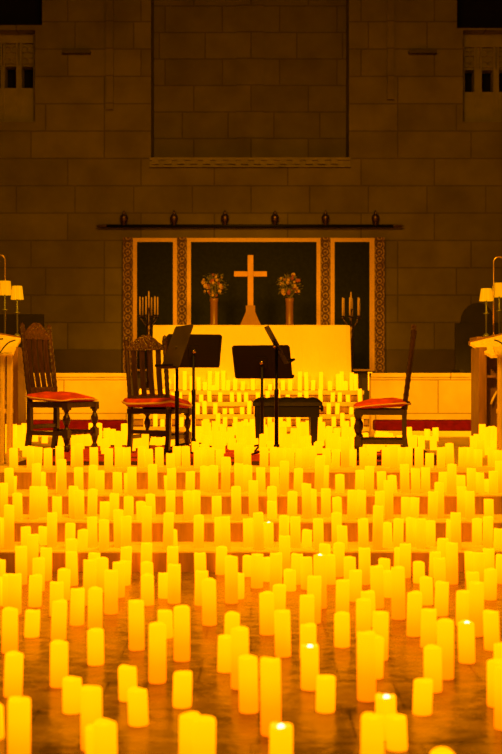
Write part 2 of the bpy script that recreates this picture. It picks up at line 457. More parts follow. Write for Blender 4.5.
def flowers(xp, label, seed):
    random.seed(seed)
    D1 = AD + .42; q = D1/F
    t = empty('flower_vase', (px(xp, D1), D1, az)); setp(t, label, 'flowers', 'altar flower vases')
    MB().lathe([(.045,0),(.06,.005),(.062,.03),(.055,.06),(.056,26*q-.03),(.064,26*q-.01),(.064,28*q),(.05,28*q),(.045,28*q-.03)], 18).build('vase', M['vase'], t, smooth=True)
    fo = MB()
    c = Vector((0, 0, 41*q))
    for i in range(150):
        d = Vector((random.gauss(0,1), random.gauss(0,.8), random.gauss(0,1))).normalized()
        r = random.uniform(.2, 1)**.5
        p = c + Vector((d.x*14*q*r, d.y*.15*r, d.z*13*q*r))
        a = Vector((random.gauss(0,1), random.gauss(0,1), random.gauss(0,1))).normalized()*.035
        b2 = d.cross(a).normalized()*.013
        vs = [fo.bm.verts.new(p-a), fo.bm.verts.new(p+b2), fo.bm.verts.new(p+a), fo.bm.verts.new(p-b2)]
        fo._face(vs)
    for i in range(14):
        d = Vector((random.uniform(-.8,.8), random.uniform(-.6,.6), 1)).normalized()
        fo.tube([(0,0,26*q), tuple(Vector((0,0,27*q))+d*.12), tuple(c+Vector((d.x*12*q, d.y*.12, d.z*11*q)))], .004, 5)
    fo.build('foliage', M['leaf'], t)
    protos = {}
    for i in range(34):
        d = Vector((random.gauss(0,1), -abs(random.gauss(0,.8))+.15, random.gauss(-.15,.9))).normalized()
        r = random.uniform(.5, 1)
        p = c + Vector((d.x*12.5*q*r, d.y*.15*r, d.z*11.5*q*r))
        key = 'petalred' if random.random() < .35 else 'petal'
        if key not in protos:
            b1 = MB()
            for kx in range(6):
                an = kx*PI/3
                b1.ball((.016*math.cos(an), 0, .016*math.sin(an)), .014, 1, (1,.6,1))
            b1.ball((0,-.006,0), .011, 1)
            o = b1.build('blossom', M[key], t, smooth=True); protos[key] = o
        else:
            o = protos[key].copy(); COL.objects.link(o); o.parent = t
        o.location = p; s_ = random.uniform(.7, 1.35); o.scale = (s_,)*3; o.rotation_euler = (random.uniform(-.6,.6), random.uniform(0,6), random.uniform(-.8,.8))
flowers(214, 'tall rose vase of cream and russet flowers left of the altar cross', 3)
flowers(289.5, 'tall rose vase of cream and russet flowers right of the altar cross', 5)

def ordw(i):
    w = ['first','second','third','fourth','fifth','sixth','seventh','eighth','ninth','tenth','eleventh','twelfth']
    if i < 12: return w[i]
    n_ = i+1
    suf = 'th' if 10 <= n_ % 100 <= 20 else {1:'st',2:'nd',3:'rd'}.get(n_ % 10, 'th')
    return '%d%s' % (n_, suf)

def candelabrum(xp, dd, ytop, side, brassmat):
    q = dd/F
    zs = AH
    t = empty('candelabrum', (px(xp, dd), dd, zs)); setp(t, 'branched candelabrum on a tall stand at the %s end of the altar' % side, 'candelabrum', 'candelabra flanking the altar')
    zc = pz(ytop+26, dd) - zs       # cups
    MB().lathe([(.14,0),(.14,.02),(.10,.05),(.05,.09),(.03,.12)], 20).build('base', brassmat, t, smooth=True)
    MB().lathe([(.03,.1),(.034,.3),(.028,.32),(.036,.34),(.034,zc-.32),(.045,zc-.3),(.03,zc-.27),(.036,zc-.2),(.05,zc-.13),(.02,zc-.11),(.018,zc+.11),(.032,zc+.13),(.032,zc+.135)], 16).build('shaft', brassmat, t, smooth=True)
    tips = []
    for kx in range(6):
        a = kx*PI/3 + .3
        R_ = .135
        c, s_ = math.cos(a)*R_, math.sin(a)*R_
        pts = [(0, 0, zc-.13)] + [(c*(1-math.cos(v*PI/2/5)) , s_*(1-math.cos(v*PI/2/5)), zc-.13-.0+.13*(1-math.cos(v*PI/2/5))-.045*math.sin(v*PI/5)) for v in range(1,6)]
        m = MB().tube(pts, .008, 7)
        m.lathe([(.010,-.01),(.028,.0),(.03,.008),(.016,.01),(.016,.03),(.012,.03)], 12, (c, s_, zc))
        m.build('arm', brassmat, t, smooth=True)
        tips.append((c, s_, zc+.025, .27))
    tips.append((0, 0, zc+.13, .25))
    tips.sort(key=lambda p: p[0])
    for i, (c, s_, z_, h) in enumerate(tips):
        o = MB().lathe([(.0125,0),(.0125,h*.6),(.011,h),(.003,h+.012)], 10).build('taper_candle', M['taper'], smooth=True, loc=(px(xp,dd)+c, dd+s_, zs+z_))
        setp(o, 'unlit cream taper candle in the %s candelabrum, %s from the left' % (side, ordw(i)), 'candle', 'unlit tapers in the candelabra')
candelabrum(148.8, 17.25, 291, 'left', M['darkbrass'])
candelabrum(351, 17.25, 292, 'right', M['darkbrass'])

# ------------------------------------------------------------------ hanging dossal and its rod
DD = WALL_Y - .14
q = DD/F
tcx = px(254, DD)
dz0, dz1 = pz(371, DD), pz(238, DD)
do = empty('hanging_dossal', (tcx, DD, dz0)); setp(do, 'broad dark teal altar hanging edged in gold braid and patterned strips', 'hanging')
HH = dz1 - dz0
X = lambda p: (p-254)*q
for a, b_ in ((137,173),(191,316.5),(334.5,369.5)):
    MB().box(X(a), X(b_), -.008, .012, .03, HH-4*q).build('panel', M['dossal'], do)
for a, b_ in ((133,137),(173,177),(187,191),(316.5,320.5),(330.5,334.5),(369.5,374.5)):
    MB().box(X(a), X(b_), -.012, .012, 0, HH).build('gold_band', M['goldband'], do)
for a, b_ in ((137,173),(191,316.5),(334.5,369.5)):
    MB().box(X(a), X(b_), -.012, .012, HH-4*q, HH).build('gold_band', M['goldband'], do)
    MB().box(X(a), X(b_), -.012, .012, 0, .03).build('gold_band', M['goldband'], do)
for a, b_ in ((123,133),(177,187),(320.5,330.5),(374.5,384.5)):
    w2 = (X(b_)-X(a))/2
    o = MB().box(-w2, w2, -.011, .012, -.02, HH+.01).build('patterned_strip', M['brocade'], do)
    o.location.x = (X(a)+X(b_))/2
RD = WALL_Y - .075
rq = RD/F
rod = empty('curtain_rod', (px(250, RD), RD, pz(226, RD))); setp(rod, 'long dark rod on the stone wall carrying the hanging, with six knobs', 'curtain rod')
MB().tube([(-144*rq,0,0),(0,0,0),(144*rq,0,0)], .026, 10).build('pole', M['black'], rod, smooth=True)
for s_ in (-1, 1):
    Mr = Matrix.Translation((s_*143*rq,0,0)) @ Matrix.Rotation(s_*PI/2, 4, 'Y')
    MB().lathe([(.02,0),(.03,.02),(.018,.04),(.03,.07),(.018,.09),(.028,.12),(.012,.15),(.002,.19)], 12, M=Mr).build('finial', M['darkbrass'], rod, smooth=True)
for xp in (124, 174, 225, 275, 325.5, 375.5):
    m = MB().lathe([(.03,0),(.02,.03),(.05,.055),(.065,.10),(.066,.13),(.05,.165),(.022,.185),(.03,.20),(.014,.225),(.002,.245)], 14, ((xp-250)*rq,0,.01))
    m.build('knob', M['darkbrass'], rod, smooth=True)
    MB().box((xp-250)*rq-.012, (xp-250)*rq+.012, 0, .08, -.012, .012).build('bracket', M['black'], rod)

# ------------------------------------------------------------------ dark seats by the wall
def dark_seat(xa, xb, ytop, d, label, crest):
    q = d/F
    t = empty('clergy_seat', (px((xa+xb)/2, d), d, PLAT)); setp(t, label, 'seat', 'dark seats against the wall')
    w2 = (xb-xa)/2*q; h = pz(ytop, d)-PLAT
    MB().box(-w2, w2, .3, .36, 0, h).build('back', M['darkseat'], t, .01)
    for s_ in (-1, 1):
        MB().box(s_*w2-.04, s_*w2+.04, -.3, .36, 0, h*.55).build('arm_panel', M['darkseat'], t, .01)
    MB().box(-w2+.04, w2-.04, -.28, .3, .38, .46).build('seat', M['darkseat'], t, .01)
    if crest:
        MB().prism([(w2*.75*math.cos(a*PI/10), h+.3*math.sin(a*PI/10)) for a in range(11)], .3, .36).build('crest', M['darkseat'], t)
dark_seat(459, 505, 322, 16.6, 'dark high-backed seat with rounded crest behind the right reading desk', True)
dark_seat(-12, 40, 313, 16.6, 'dark square-backed seat behind the left reading desk', False)

RUGZ = PLAT + .0125
# ------------------------------------------------------------------ carved high-back chairs
def seat_cushion(w, d, h, puff):
    m = MB(); nn = 28; rr = []
    def ring(k, z, wob):
        out = []
        for i in range(nn):
            a = 2*PI*i/nn
            c, s_ = math.cos(a), math.sin(a)
            e = .35
            X_ = math.copysign(abs(c)**e, c); Y_ = math.copysign(abs(s_)**e, s_)
            out.append((X_*w/2*k, Y_*d/2*k, z + wob*math.sin(3*a+.6)))
        return out
    for k, z, wob in ((.9,0,.002),(1,.018,.006),(1.02,h*.45,.009),(.97,h*.75,.01),(.8,h*.95,.007),(.45,h+puff,.004),(.05,h+puff*1.1,0)):
        rr.append(ring(k, z, wob))
    m.rings(rr)
    e = [Vector(p) for p in ring(1.03, h*.42, .009)]
    pip = MB().tube(e+[e[0]], .007, 6)
    return m, pip

def make_chair(label, over):
    t = empty('carved_chair'); setp(t, label, 'chair', 'carved high-back chairs on the chancel floor')
    wr, wf, hd = .215, .235, .215
    zs = .455
    H_ = 1.15
    yb = lambda z: hd + max(0, z-zs)*.13
    for s_ in (-1, 1):
        pts, rad = [], []
        for z_ in (0, .1, .2, .3, .4, zs):
            pts.append((s_*wr, hd + (.03*(1-z_/.2) if z_ < .2 else 0), z_)); rad.append(.031)
        m = MB().tube(pts, rad, square=True)
        pts, rad = [], []
        nn = 44
        for i in range(nn+1):
            z_ = zs + (H_-zs)*i/nn
            pts.append((s_*wr, yb(z_), z_)); rad.append(.024 + .0022*math.cos(i*PI/2) if 3 < i < nn-2 else .029)
        m.tube(pts, rad, 8)
        m.ball((s_*wr, yb(H_), H_+.02), .026, 1, (1,1,1.3))
        m.build('back_post', M['walnut'], t)
    for s_ in (-1, 1):
        m = MB().lathe([(.022,0),(.030,.012),(.034,.03),(.026,.05),(.018,.06),(.022,.075),(.032,.11),(.034,.13)], 12, (s_*wf,-hd,0))
        m.box(s_*wf-.031, s_*wf+.031, -hd-.031, -hd+.031, .13, .205)
        m.lathe([(.030,.205),(.018,.22),(.016,.235),(.026,.25),(.036,.285),(.034,.315),(.02,.345),(.016,.36),(.026,.375),(.03,.385)], 12, (s_*wf,-hd,0))
        m.box(s_*wf-.031, s_*wf+.031, -hd-.031, -hd+.031, .385, zs)
        m.build('front_leg', M['walnut'], t)
        MB().box(s_*.225-.014, s_*.225+.014, -hd, hd, .145, .185).build('side_stretcher', M['walnut'], t, .004)
    MB().tube([(-wf,-hd,.17)]+[(-wf+2*wf*i/14, -hd, .17) for i in range(1,14)]+[(wf,-hd,.17)], [.016+.008*abs(math.sin(i*1.2)) for i in range(15)], 8).build('front_stretcher', M['walnut'], t)
    MB().box(-wr, wr, hd-.012, hd+.016, .20, .24).build('rear_stretcher', M['walnut'], t, .004)
    sf = MB().box(-wf-.025, wf+.025, -hd-.028, -hd+.02, .405, zs)
    for s_ in (-1, 1): sf.box(s_*.235-.024, s_*.235+.024, -hd, hd, .405, zs)
    sf.box(-wr, wr, hd-.02, hd+.025, .405, zs).box(-wf, wf, -hd, hd, zs-.02, zs-.002)
    sf.build('seat_frame', M['walnut'], t, .004)
    z0 = .555
    MB().box(-wr, wr, yb(z0)-.016, yb(z0)+.016, z0-.03, z0+.04).build('lower_rail', M['walnutcarve'], t, .006)
    # four upright slats
    for i in range(4):
        xx = -.137 + i*.0915
        m = MB()
        for j in range(8):
            za, zb = z0+.03+(1.065-z0-.03)*j/8, z0+.03+(1.065-z0-.03)*(j+1)/8
            wa = .026; bow = lambda z_: .012*math.sin((z_-z0)/(1.06-z0)*PI)
            ya, yb2 = yb(za)+bow(za), yb(zb)+bow(zb)
            m.hexa([(xx-wa,ya-.009,za),(xx+wa,ya-.009,za),(xx+wa,ya+.009,za),(xx-wa,ya+.009,za),(xx-wa,yb2-.009,zb),(xx+wa,yb2-.009,zb),(xx+wa,yb2+.009,zb),(xx-wa,yb2+.009,zb)])
        m.build('slat', M['walnut'], t)
    # arched, pierced crest rail
    outl = [(-.215,1.05),(.215,1.05)]
    for i in range(17):
        a = i/16
        xx = .205 - .41*a
        outl.append((xx, 1.085 + .115*math.sin(a*PI)**1.5 + .012*abs(math.sin(a*PI*6))))
    Mc = Matrix.Translation((0, yb(1.1), 0))
    m = MB().prism(outl, -.018, .018, Mc)
    for i in range(15):
        a = (i+.5)/15
        xx = .19 - .38*a
        m.ball((xx, yb(1.1), 1.085+.09*math.sin(a*PI)**1.5), .021, 1, (1,1.2,1))
    m.build('crest_rail', M['walnutcarve'], t)
    cu, pip = seat_cushion(.53+over, .50+over, .055, .022)
    c = cu.build('cushion', M['cushion'], t, smooth=True); c.location = (0, .0+over*.3, zs+.012); c.rotation_euler = (math.radians(3.2), 0, 0)
    p = pip.build('piping', M['piping'], c, smooth=True)
    return t
CHAIRS = []
def place_chair(o, xp, d, facing):
    """facing = direction the sitter looks, (x, depth)"""
    o.location = (px(xp, d), d, RUGZ)
    o.rotation_euler = (0, 0, math.atan2(facing[1], facing[0]) + PI/2)
    CHAIRS.append(o)
c1 = make_chair('carved dark high-back chair with red cushion beside the left reading desk', .02)
place_chair(c1, 62, 11.65, (.90, -.43)); c1.scale = (1.06, 1.06, 1.07)
c2 = copy_tree(c1); c2['label'] = 'carved dark high-back chair with red cushion behind the pair of left music stands'
place_chair(c2, 158.5, 11.25, (.36, .933)); c2.scale = (.94, .94, .945)
for ch in c2.children:
    if ch.name.startswith('cushion'):
        ch.scale = (1.06, 1.12, 1.7); ch.location.y += .02
c3 = copy_tree(c1); c3['label'] = 'carved dark high-back chair with red cushion in side view, right of the bench'
place_chair(c3, 381.5, 10.35, (-.99, .135)); c3.scale = (.95, .95, 1)

# ------------------------------------------------------------------ music stands
STANDS = []
def music_stand(xp, d, yc, yaw, tilt, label, wid=.55, hgt=.36, knob=False):
    """yaw: direction the back of the desk looks (0 = to the audience); tilt from upright"""
    t = empty('music_stand', (px(xp, d), d, RUGZ)); setp(t, label, 'music stand', 'black music stands')
    zc = pz(yc, d) - RUGZ
    MB().lathe([(.019,.04),(.019,zc*.55),(.022,zc*.55+.005),(.022,zc*.55+.05),(.014,zc*.55+.055),(.014,zc)], 12).build('pole', M['black'], t, smooth=True)
    for k in range(3):
        a = yaw + PI/6 + k*2*PI/3
        MB().tube([(0,0,.07),(.12*math.cos(a),.12*math.sin(a),.05),(.25*math.cos(a),.25*math.sin(a),.012)], [.011,.010,.009], 7).build('foot', M['black'], t, smooth=True)
    MB().lathe([(.026,.03),(.026,.10),(.019,.11)], 12).build('collar', M['black'], t, smooth=True)
    Mr = Matrix.Translation((0,0,zc)) @ Matrix.Rotation(yaw,4,'Z') @ Matrix.Rotation(tilt,4,'X')
    # desk in local x,z ; its back looks to -y ; its top leans towards -y
    m = MB(); c = .02
    w2, h2 = wid/2, hgt/2
    ol = [(-w2+c,-h2),(w2-c,-h2),(w2,-h2+c),(w2,h2-c),(w2-c,h2),(-w2+c,h2),(-w2,h2-c),(-w2,-h2+c)]
    m.prism(ol, -.003, .003, Mr)
    m.build('desk', M['sheenblack'] if knob else M['black'], t)
    MB().box(-w2, w2, .003, .065, -h2, -h2+.006, Mr).box(-w2, w2, .06, .065, -h2, -h2+.02, Mr).build('ledge', M['black'], t)
    MB().box(-.05, .05, -.012, -.003, -.06, .05, Mr).build('clamp_plate', M['black'], t)
    m = MB()
    Mk = Mr @ Matrix.Rotation(PI/2, 4, 'X')
    m.lathe([(.014,.0),(.02,.008),(.02,.03),(.012,.036)], 12, M=Mk)
    m.build('tilt_knob', M['steel'] if not knob else M['black'], t, smooth=True)
    if knob:
        MB().ball((0,-.03,.02), .028, 2, (1,.6,1)).build('knob', M['brass'], t, smooth=True)
    STANDS.append(t)
    return t
music_stand(193.5, 11.75, 351, .30, math.radians(18), 'black music stand with wide desk turned from us, left of the altar centre', .58, .355)
music_stand(177, 10.5, 347, math.radians(112), math.radians(20), 'black music stand seen almost sideways before the middle chair, sheet side lit', .52, .42, True)
music_stand(262, 11.35, 362, -.33, math.radians(18), 'black music stand with wide desk in front of the piano bench', .60, .345)
music_stand(276.5, 10.75, 345, math.radians(-86), math.radians(29), 'black music stand with its desk edge on, overlapping the bench and wide desk', .46, .40)

# ------------------------------------------------------------------ piano bench
BD = 11.9; bq = BD/F
bn = empty('piano_bench', (px(287, BD), BD, RUGZ)); setp(bn, 'black padded piano bench with buttoned leather top behind the music stands', 'bench')
bt = pz(397.5, BD)-RUGZ
bw = 34.5*bq
m = MB()
nxx, nyy = 24, 10
g = []
for j in range(nyy+1):
    row = []
    for i in range(nxx+1):
        a, b_ = i/nxx, j/nyy
        edge = min(1, min(a, 1-a)*9)**.5 * min(1, min(b_, 1-b_)*5)**.5
        tuft = .012*abs(math.sin(a*PI*5)*math.sin(b_*PI*2))
        row.append(m.bm.verts.new((-bw+2*bw*a, -.17+.34*b_, bt-.045+.038*edge+tuft*edge)))
    g.append(row)
for j in range(nyy):
    for i in range(nxx):
        m._face([g[j][i], g[j][i+1], g[j+1][i+1], g[j+1][i]])
m.box(-bw, bw, -.17, .17, bt-.085, bt-.046)
m.build('padded_seat', M['leather'], bn, smooth=False)
MB().box(-bw+.02, bw-.03, -.155, .155, bt-.20, bt-.085).build('apron', M['lacquer'], bn, .008)
for sx in (-1, 1):
    for sy in (-1, 1):
        x_, y_ = sx*(bw-.075)-.01, sy*.12
        MB().hexa([(x_-.03,y_-.03,0),(x_+.03,y_-.03,0),(x_+.03,y_+.03,0),(x_-.03,y_+.03,0),(x_-.042,y_-.035,bt-.19),(x_+.042,y_-.035,bt-.19),(x_+.042,y_+.035,bt-.19),(x_-.042,y_+.035,bt-.19)]).build('leg', M['lacquer'], bn, .005)
for sx in (1,):
    Mk = Matrix.Translation((sx*(bw-.03),0,bt-.115)) @ Matrix.Rotation(sx*PI/2,4,'Y')
    MB().lathe([(.01,0),(.01,.02),(.032,.025),(.032,.045),(.02,.05)], 14, M=Mk).build('height_knob', M['lacquer'], bn, smooth=True)

# ------------------------------------------------------------------ rug under the players
rd0, rd1 = 9.80, 12.5
rx_0, rx_1 = -2.02, 1.75
rug = empty('oriental_rug', ((rx_0+rx_1)/2, (rd0+rd1)/2, PLAT)); setp(rug, 'red patterned rug with dark border on the chancel floor under the chairs', 'rug')
hx, hy = (rx_1-rx_0)/2, (rd1-rd0)/2
MB().box(-hx+.18, hx-.18, -hy+.28, hy-.28, 0, .012).build('rug_field', M['rug'], rug)
m = MB().box(-hx, hx, -hy, -hy+.28, 0, .011).box(-hx, hx, hy-.28, hy, 0, .011).box(-hx, -hx+.18, -hy+.28, hy-.28, 0, .011).box(hx-.18, hx, -hy+.28, hy-.28, 0, .011)
m.build('rug_border', M['rugedge'], rug)

# ------------------------------------------------------------------ reading desks at both sides, and the lamps on them
def P(xp, yp, d): return Vector((px(xp, d), d, pz(yp, d)))
def reading_desk(side):
    m_ = (lambda x: x) if side == 'right' else (lambda x: 497 - x)
    sg = 1 if side == 'right' else -1
    d0, d1 = 12.45, 13.15
    xin = px(m_(479), d0); xout = xin + sg*1.15
    t = empty('reading_desk', (xin + sg*.55, d0+.3, PLAT)); setp(t, 'tall oak reading desk with sloping top at the %s edge, lamps on it' % side, 'desk', 'reading desks')
    L = lambda v: Vector(v) - t.location
    def bx(x0, x1, y0, y1, z0, z1, name, mat, bev=.006):
        x0, x1 = min(x0, x1), max(x0, x1)
        a = L((x0, y0, z0)); b_ = L((x1, y1, z1))
        return MB().box(a.x, b_.x, a.y, b_.y, a.z, b_.z).build(name, mat, t, bev)
    z_top = pz(347, d0)
    bx(xin, xin+sg*.085, d0, d0+.45, PLAT, z_top, 'side_panel', M['oak'])
    bx(xout-sg*.085, xout, d0, d0+.45, PLAT, z_top, 'side_panel', M['oak'])
    bx(xin+sg*.085, xout-sg*.085, d0+.30, d0+.34, PLAT, z_top, 'front_panel', M['oak'])
    bx(xin+sg*.085, xout-sg*.085, d0+.04, d0+.32, pz(378, d0), pz(378, d0)+.03, 'shelf', M['oak'])
    bx(xin-sg*.02, xout+sg*.02, d0-.02, d0+.47, PLAT, PLAT+.06, 'foot', M['oak'])
    # sloping top: near edge low, far edge high, near edge set outwards
    a = P(m_(491), 355, d0-.15); b_ = P(m_(469), 342, d0+.35)
    if side == 'left': a = P(13, 351, d0-.15); b_ = P(21.5, 337.5, d0+.35)
    far2 = Vector((b_.x + sg*1.15, b_.y, b_.z + (.28 if side == 'right' else .20))); near2 = Vector((a.x + sg*1.05, a.y, a.z+.02))
    th = Vector((0, .012, -.035))
    pts = [L(v+th) for v in (a, near2, far2, b_)] + [L(v) for v in (a, near2, far2, b_)]
    MB().hexa(pts).build('sloping_top', M['paleoak'], t, .004)
    MB().tube([tuple(L(b_ + Vector((-sg*.0, 0, -.02)))), tuple(L(far2 + Vector((0,0,-.02))))], .03, 10).build('top_rail', M['oak'], t, smooth=True)
    # lamp shelf just behind the slope
    zsh = pz(337, 12.95)
    bx(xin+sg*.05, xout, d0+.37, d0+.80, zsh-.04, zsh, 'lamp_shelf', M['oak'])
    cx_ = xin + sg*.27
    pts = [tuple(L((cx_+sg*(-.10+.2*i/10), d0+.2, PLAT+.45+.16*math.sin(i*PI/10)))) for i in range(11)]
    MB().tube(pts, .013, 7).build('carved_arch', M['paleoak'], t, smooth=True)
    return t, zsh, sg, m_
def table_lamp(x, d, z, yshade_top, yshade_bot, wt, wb, label):
    t = empty('table_lamp', (x, d, z)); setp(t, label, 'lamp', 'small shaded lamps on the reading desks')
    q = d/F
    zt, zb = pz(yshade_top, d)-z, pz(yshade_bot, d)-z
    MB().lathe([(.042,0),(.042,.012),(.03,.025),(.012,.04)], 16).build('base', M['greenbrass'], t, smooth=True)
    MB().lathe([(.010,.03),(.010,zb*.62),(.03,zb*.64),(.034,zb*.66),(.011,zb*.68),(.012,zb*.9),(.008,zb+.05)], 12).build('stem', M['greenbrass'], t, smooth=True)
    m = MB(); nn = 40
    ro = []
    for rr_, z_ in ((wb/2*q, zb), (wt/2*q, zt)):
        ro.append([((rr_+(.0022 if i % 2 else -.0022))*math.cos(2*PI*i/nn), (rr_+(.0022 if i % 2 else -.0022))*math.sin(2*PI*i/nn), z_) for i in range(nn)])
    ri = []
    for rr_, z_ in ((wt/2*q-.006, zt), (wb/2*q-.006, zb)):
        ri.append([(rr_*math.cos(2*PI*i/nn), rr_*math.sin(2*PI*i/nn), z_) for i in range(nn)])
    m.rings(ro+ri+[ro[0]], cap=False)
    bmesh.ops.remove_doubles(m.bm, verts=m.bm.verts, dist=1e-5)
    m.build('lamp_shade', M['shade'], t)
    ld = bpy.data.lights.new('lamp_bulb', 'POINT'); ld.energy = .5; ld.color = (1, .4, .01); ld.shadow_soft_size = .03
    lo = bpy.data.objects.new('lamp_bulb', ld); COL.objects.link(lo); lo.parent = t; lo.location = (0,0,(zt+zb)/2)
    return t
def gooseneck(x, d, z, ytop, sg, label):
    t = empty('gooseneck_lamp', (x, d, z)); setp(t, label, 'lamp')
    h = pz(ytop, d) - z
    pts = [(0,0,.02),(0,0,h*.5),(0,0,h-.06)]
    for i in range(1, 9):
        a = i*PI/16
        pts.append((sg*.06*(1-math.cos(a)), 0, h-.06+.06*math.sin(a)))
    pts += [(sg*.12,0,h-.008),(sg*.3,0,h-.07)]
    MB().tube(pts, .0085, 8).build('stem', M['brass'], t, smooth=True)
    MB().lathe([(.034,0),(.034,.015),(.013,.03)], 16).build('base', M['brass'], t, smooth=True)
    MB().lathe([(.02,-.02),(.07,-.1),(.066,-.1),(.015,-.03)], 16, (sg*.32,0,h-.06)).build('lamp_hood', M['brass'], t, smooth=True)
for side in ('right', 'left'):
    t, zsh, sg, m_ = reading_desk(side)
    dl, dl2 = 12.88, 13.04
    if side == 'right':
        table_lamp(px(486.3, dl), dl, zsh, 288.5, 301, 10, 13.5, 'small lit lamp with pleated shade on the right reading desk, nearer the altar')
        table_lamp(px(499.3, dl2), dl2, zsh, 283, 297, 12, 15, 'small lit lamp with pleated shade on the right reading desk, at the photo edge')
        gooseneck(px(493.6, 12.9), 12.9, zsh, 257, 1, 'slim brass gooseneck lamp on the right reading desk')
    else:
        table_lamp(px(17.2, dl), dl, zsh, 286, 299.5, 9.5, 12.5, 'small lit lamp with pleated shade on the left reading desk, nearer the altar')
        table_lamp(px(4.8, dl2), dl2, zsh, 281, 295, 11, 14, 'small lit lamp with pleated shade on the left reading desk, at the photo edge')
        gooseneck(px(5, 13.17), 13.17, zsh, 255, -1, 'slim brass gooseneck lamp on the left reading desk')

def easel(xs, d, side):
    """pale two-post stand at the very edge of the platform"""
    q = d/F
    sg = -1 if side == 'left' else 1
    t = empty('wooden_stand', (px(xs, d), d, PLAT)); setp(t, 'pale two-post wooden stand with wire arms at the %s edge of the platform' % side, 'stand', 'pale wooden stands')
    zt = pz(352, d) - PLAT
    for o_, w_ in ((3.5, 2.6), (-3.5, 2.2)):
        MB().hexa([((o_*-sg-w_)*q,-.03,0),((o_*-sg+w_)*q,-.03,0),((o_*-sg+w_)*q,.03,0),((o_*-sg-w_)*q,.03,0),((o_*-sg-w_*.8)*q,-.03,zt),((o_*-sg+w_*1.2)*q,-.03,zt),((o_*-sg+w_*1.2)*q,.03,zt),((o_*-sg-w_*.8)*q,.03,zt)]).build('post', M['paleoak'], t, .006)
    MB().hexa([(-.08,-.06,zt-.04),(.08,-.06,zt-.04),(.08,.05,zt+.03),(-.08,.05,zt+.03),(-.08,-.075,zt-.02),(.08,-.075,zt-.02),(.08,.035,zt+.05),(-.08,.035,zt+.05)]).build('book_rest', M['paleoak'], t, .006)
    for k, (a, b_) in enumerate((((-.06,-.08,zt-.05),(.10,-.10,zt+.10)), ((-.12,-.08,zt+.0),(.0,-.12,zt+.11)))):
        A, B = Vector(a), Vector(b_)
        pts = []
        for i in range(9):
            f = i/8
            p = A.lerp(B, f); p.z += .035*math.sin(f*PI); pts.append((p.x*-sg, p.y, p.z))
        MB().tube(pts, .006, 7).build('wire_arm', M['black'], t, smooth=True)
    MB().box(-.03-.03, .06, -.02, .02, zt*.45, zt*.45+.04).build('cross_bar', M['paleoak'], t, .004)
easel(6, 9.95, 'left')
easel(503.5, 9.95, 'right')

# ------------------------------------------------------------------ candles
TREADS = {'1': (STEP_Y[0], STEP_Y[1], RISE), '2': (STEP_Y[1], STEP_Y[2], 2*RISE), '3': (STEP_Y[2], STEP_Y[3], 3*RISE)}
# floor candles read off the photograph: column, top, foot
FLOOR = """-6 702 741;19 696 776;13 651 698;9.7 607 654;31.6 609 638;59 639.5 688;58.6 599.6 641;72.4 675.7 714.5;77 587.6 626;95.8 628 666;91.7 685 752;106 718 792;97.5 724 772;
136.8 599 651;166 609 639;182 605 662;157.5 622 684;128 664.5 702;138.5 686.7 727;182 670 708.6;190 712 768;203 715.5 795;111 569 614.6;
209.6 578 626;231.7 611.5 643;240 626 690;225.7 634 673;249 654 714;271 656 737;281 721.5 788 F;267.4 591 635.5;283 609 657.5;
307 594 636;308 622.5 660;310 643 691 F;325.5 674 713.5;342 611.5 648;342.3 579 616;363.5 597.6 639;369 590 627;366.7 630.5 702;374.5 635 679.5;380 610.5 661;386.5 692.6 741 F;372 712 792;397 713 752;
414 591 637;428 608 648.5;445 618.5 680;433 645 693;422 677.5 716;467 620 664 F;476.5 580.7 637;492 609.7 651;463 589.6 627;441 580.7 616.5;503 642 690;496.5 658 708;504.5 664 731;444 747 812;
-1 559 590;-3 576 607;9 573.5 608;14.5 573 615;21.4 545.5 585;32.5 533.5 576;38.5 557 592;46 547 581;35 574 607.5;63.5 568 601;56.5 580.7 617;72.2 551 586;71 538 575;89.5 558.5 606;94 552 591;95 586.7 629;
102 557 592;118.5 561 598;125.7 546 576;124.5 560 586;146 542 575;147.6 561 589;147.5 573.5 606;172.3 545.5 578;174 563.5 604;164.5 572 599;200.7 552 584;201 570 606;
221 546 575;231.5 555.5 604;238 572 599.6;248 555 577;257 553 588.6;267.5 556.5 582;275.7 552 592;278.7 583.7 613;285 535 577;290 568.7 591.7;296.5 553 585;
325.4 543 576;338.6 542 577;330 554 585;320 553.5 609 F;307 556 590;313.6 575 624;350 556 588;355 569 602;364.7 547 585;377.5 565 609;384 558 585;388.5 570 598;398.5 566 620;399.5 547 576;
405 543 575;419 561 583.7;434.5 551 578;440 557 588;452 542 584.6;442 537.5 574;471 551 580;479 552 584;489 548 577;501 554 584;426.5 576 605.6;473.6 571 605;490 568 600.6"""
T1 = "9 504.4;-1 517;26 526;44 526;52 512;70 522.5;82.3 529;92.6 516;104 519;119 509;126 515.6;146.8 505.6;168 512;172.5 529;198.6 514.6;219.5 516.5;225.5 516;248.5 518;259 512;268.7 521.5 F;283.7 515;295.5 516;306.6 529;318.7 518;337 512;342.6 525;363.5 518;377.4 505;387.6 522;398 518;411 517;421 518;430.5 520;450.6 519;456 512;477 518;487.7 516;498.5 528"
T2 = "3 482.7;18 492.6;34 485.7;43 486;57 496;73.5 485.7;79.5 489.6;92 488.6;104.5 501;114 493;128.7 496;141.5 501;151 493.6;170.5 490;188.5 490.6;195.5 490;216.7 495.6;236.5 486;253.7 480;272.5 486;272 500.6;292 491;307 483;312 488.6;326 488;337.5 496.6;351.8 489.6;361 489.6;379.5 490.6;388.6 480;406 496.6;414 497;432.5 491;439.4 482;461.6 486;470 490.6;489 498.6"
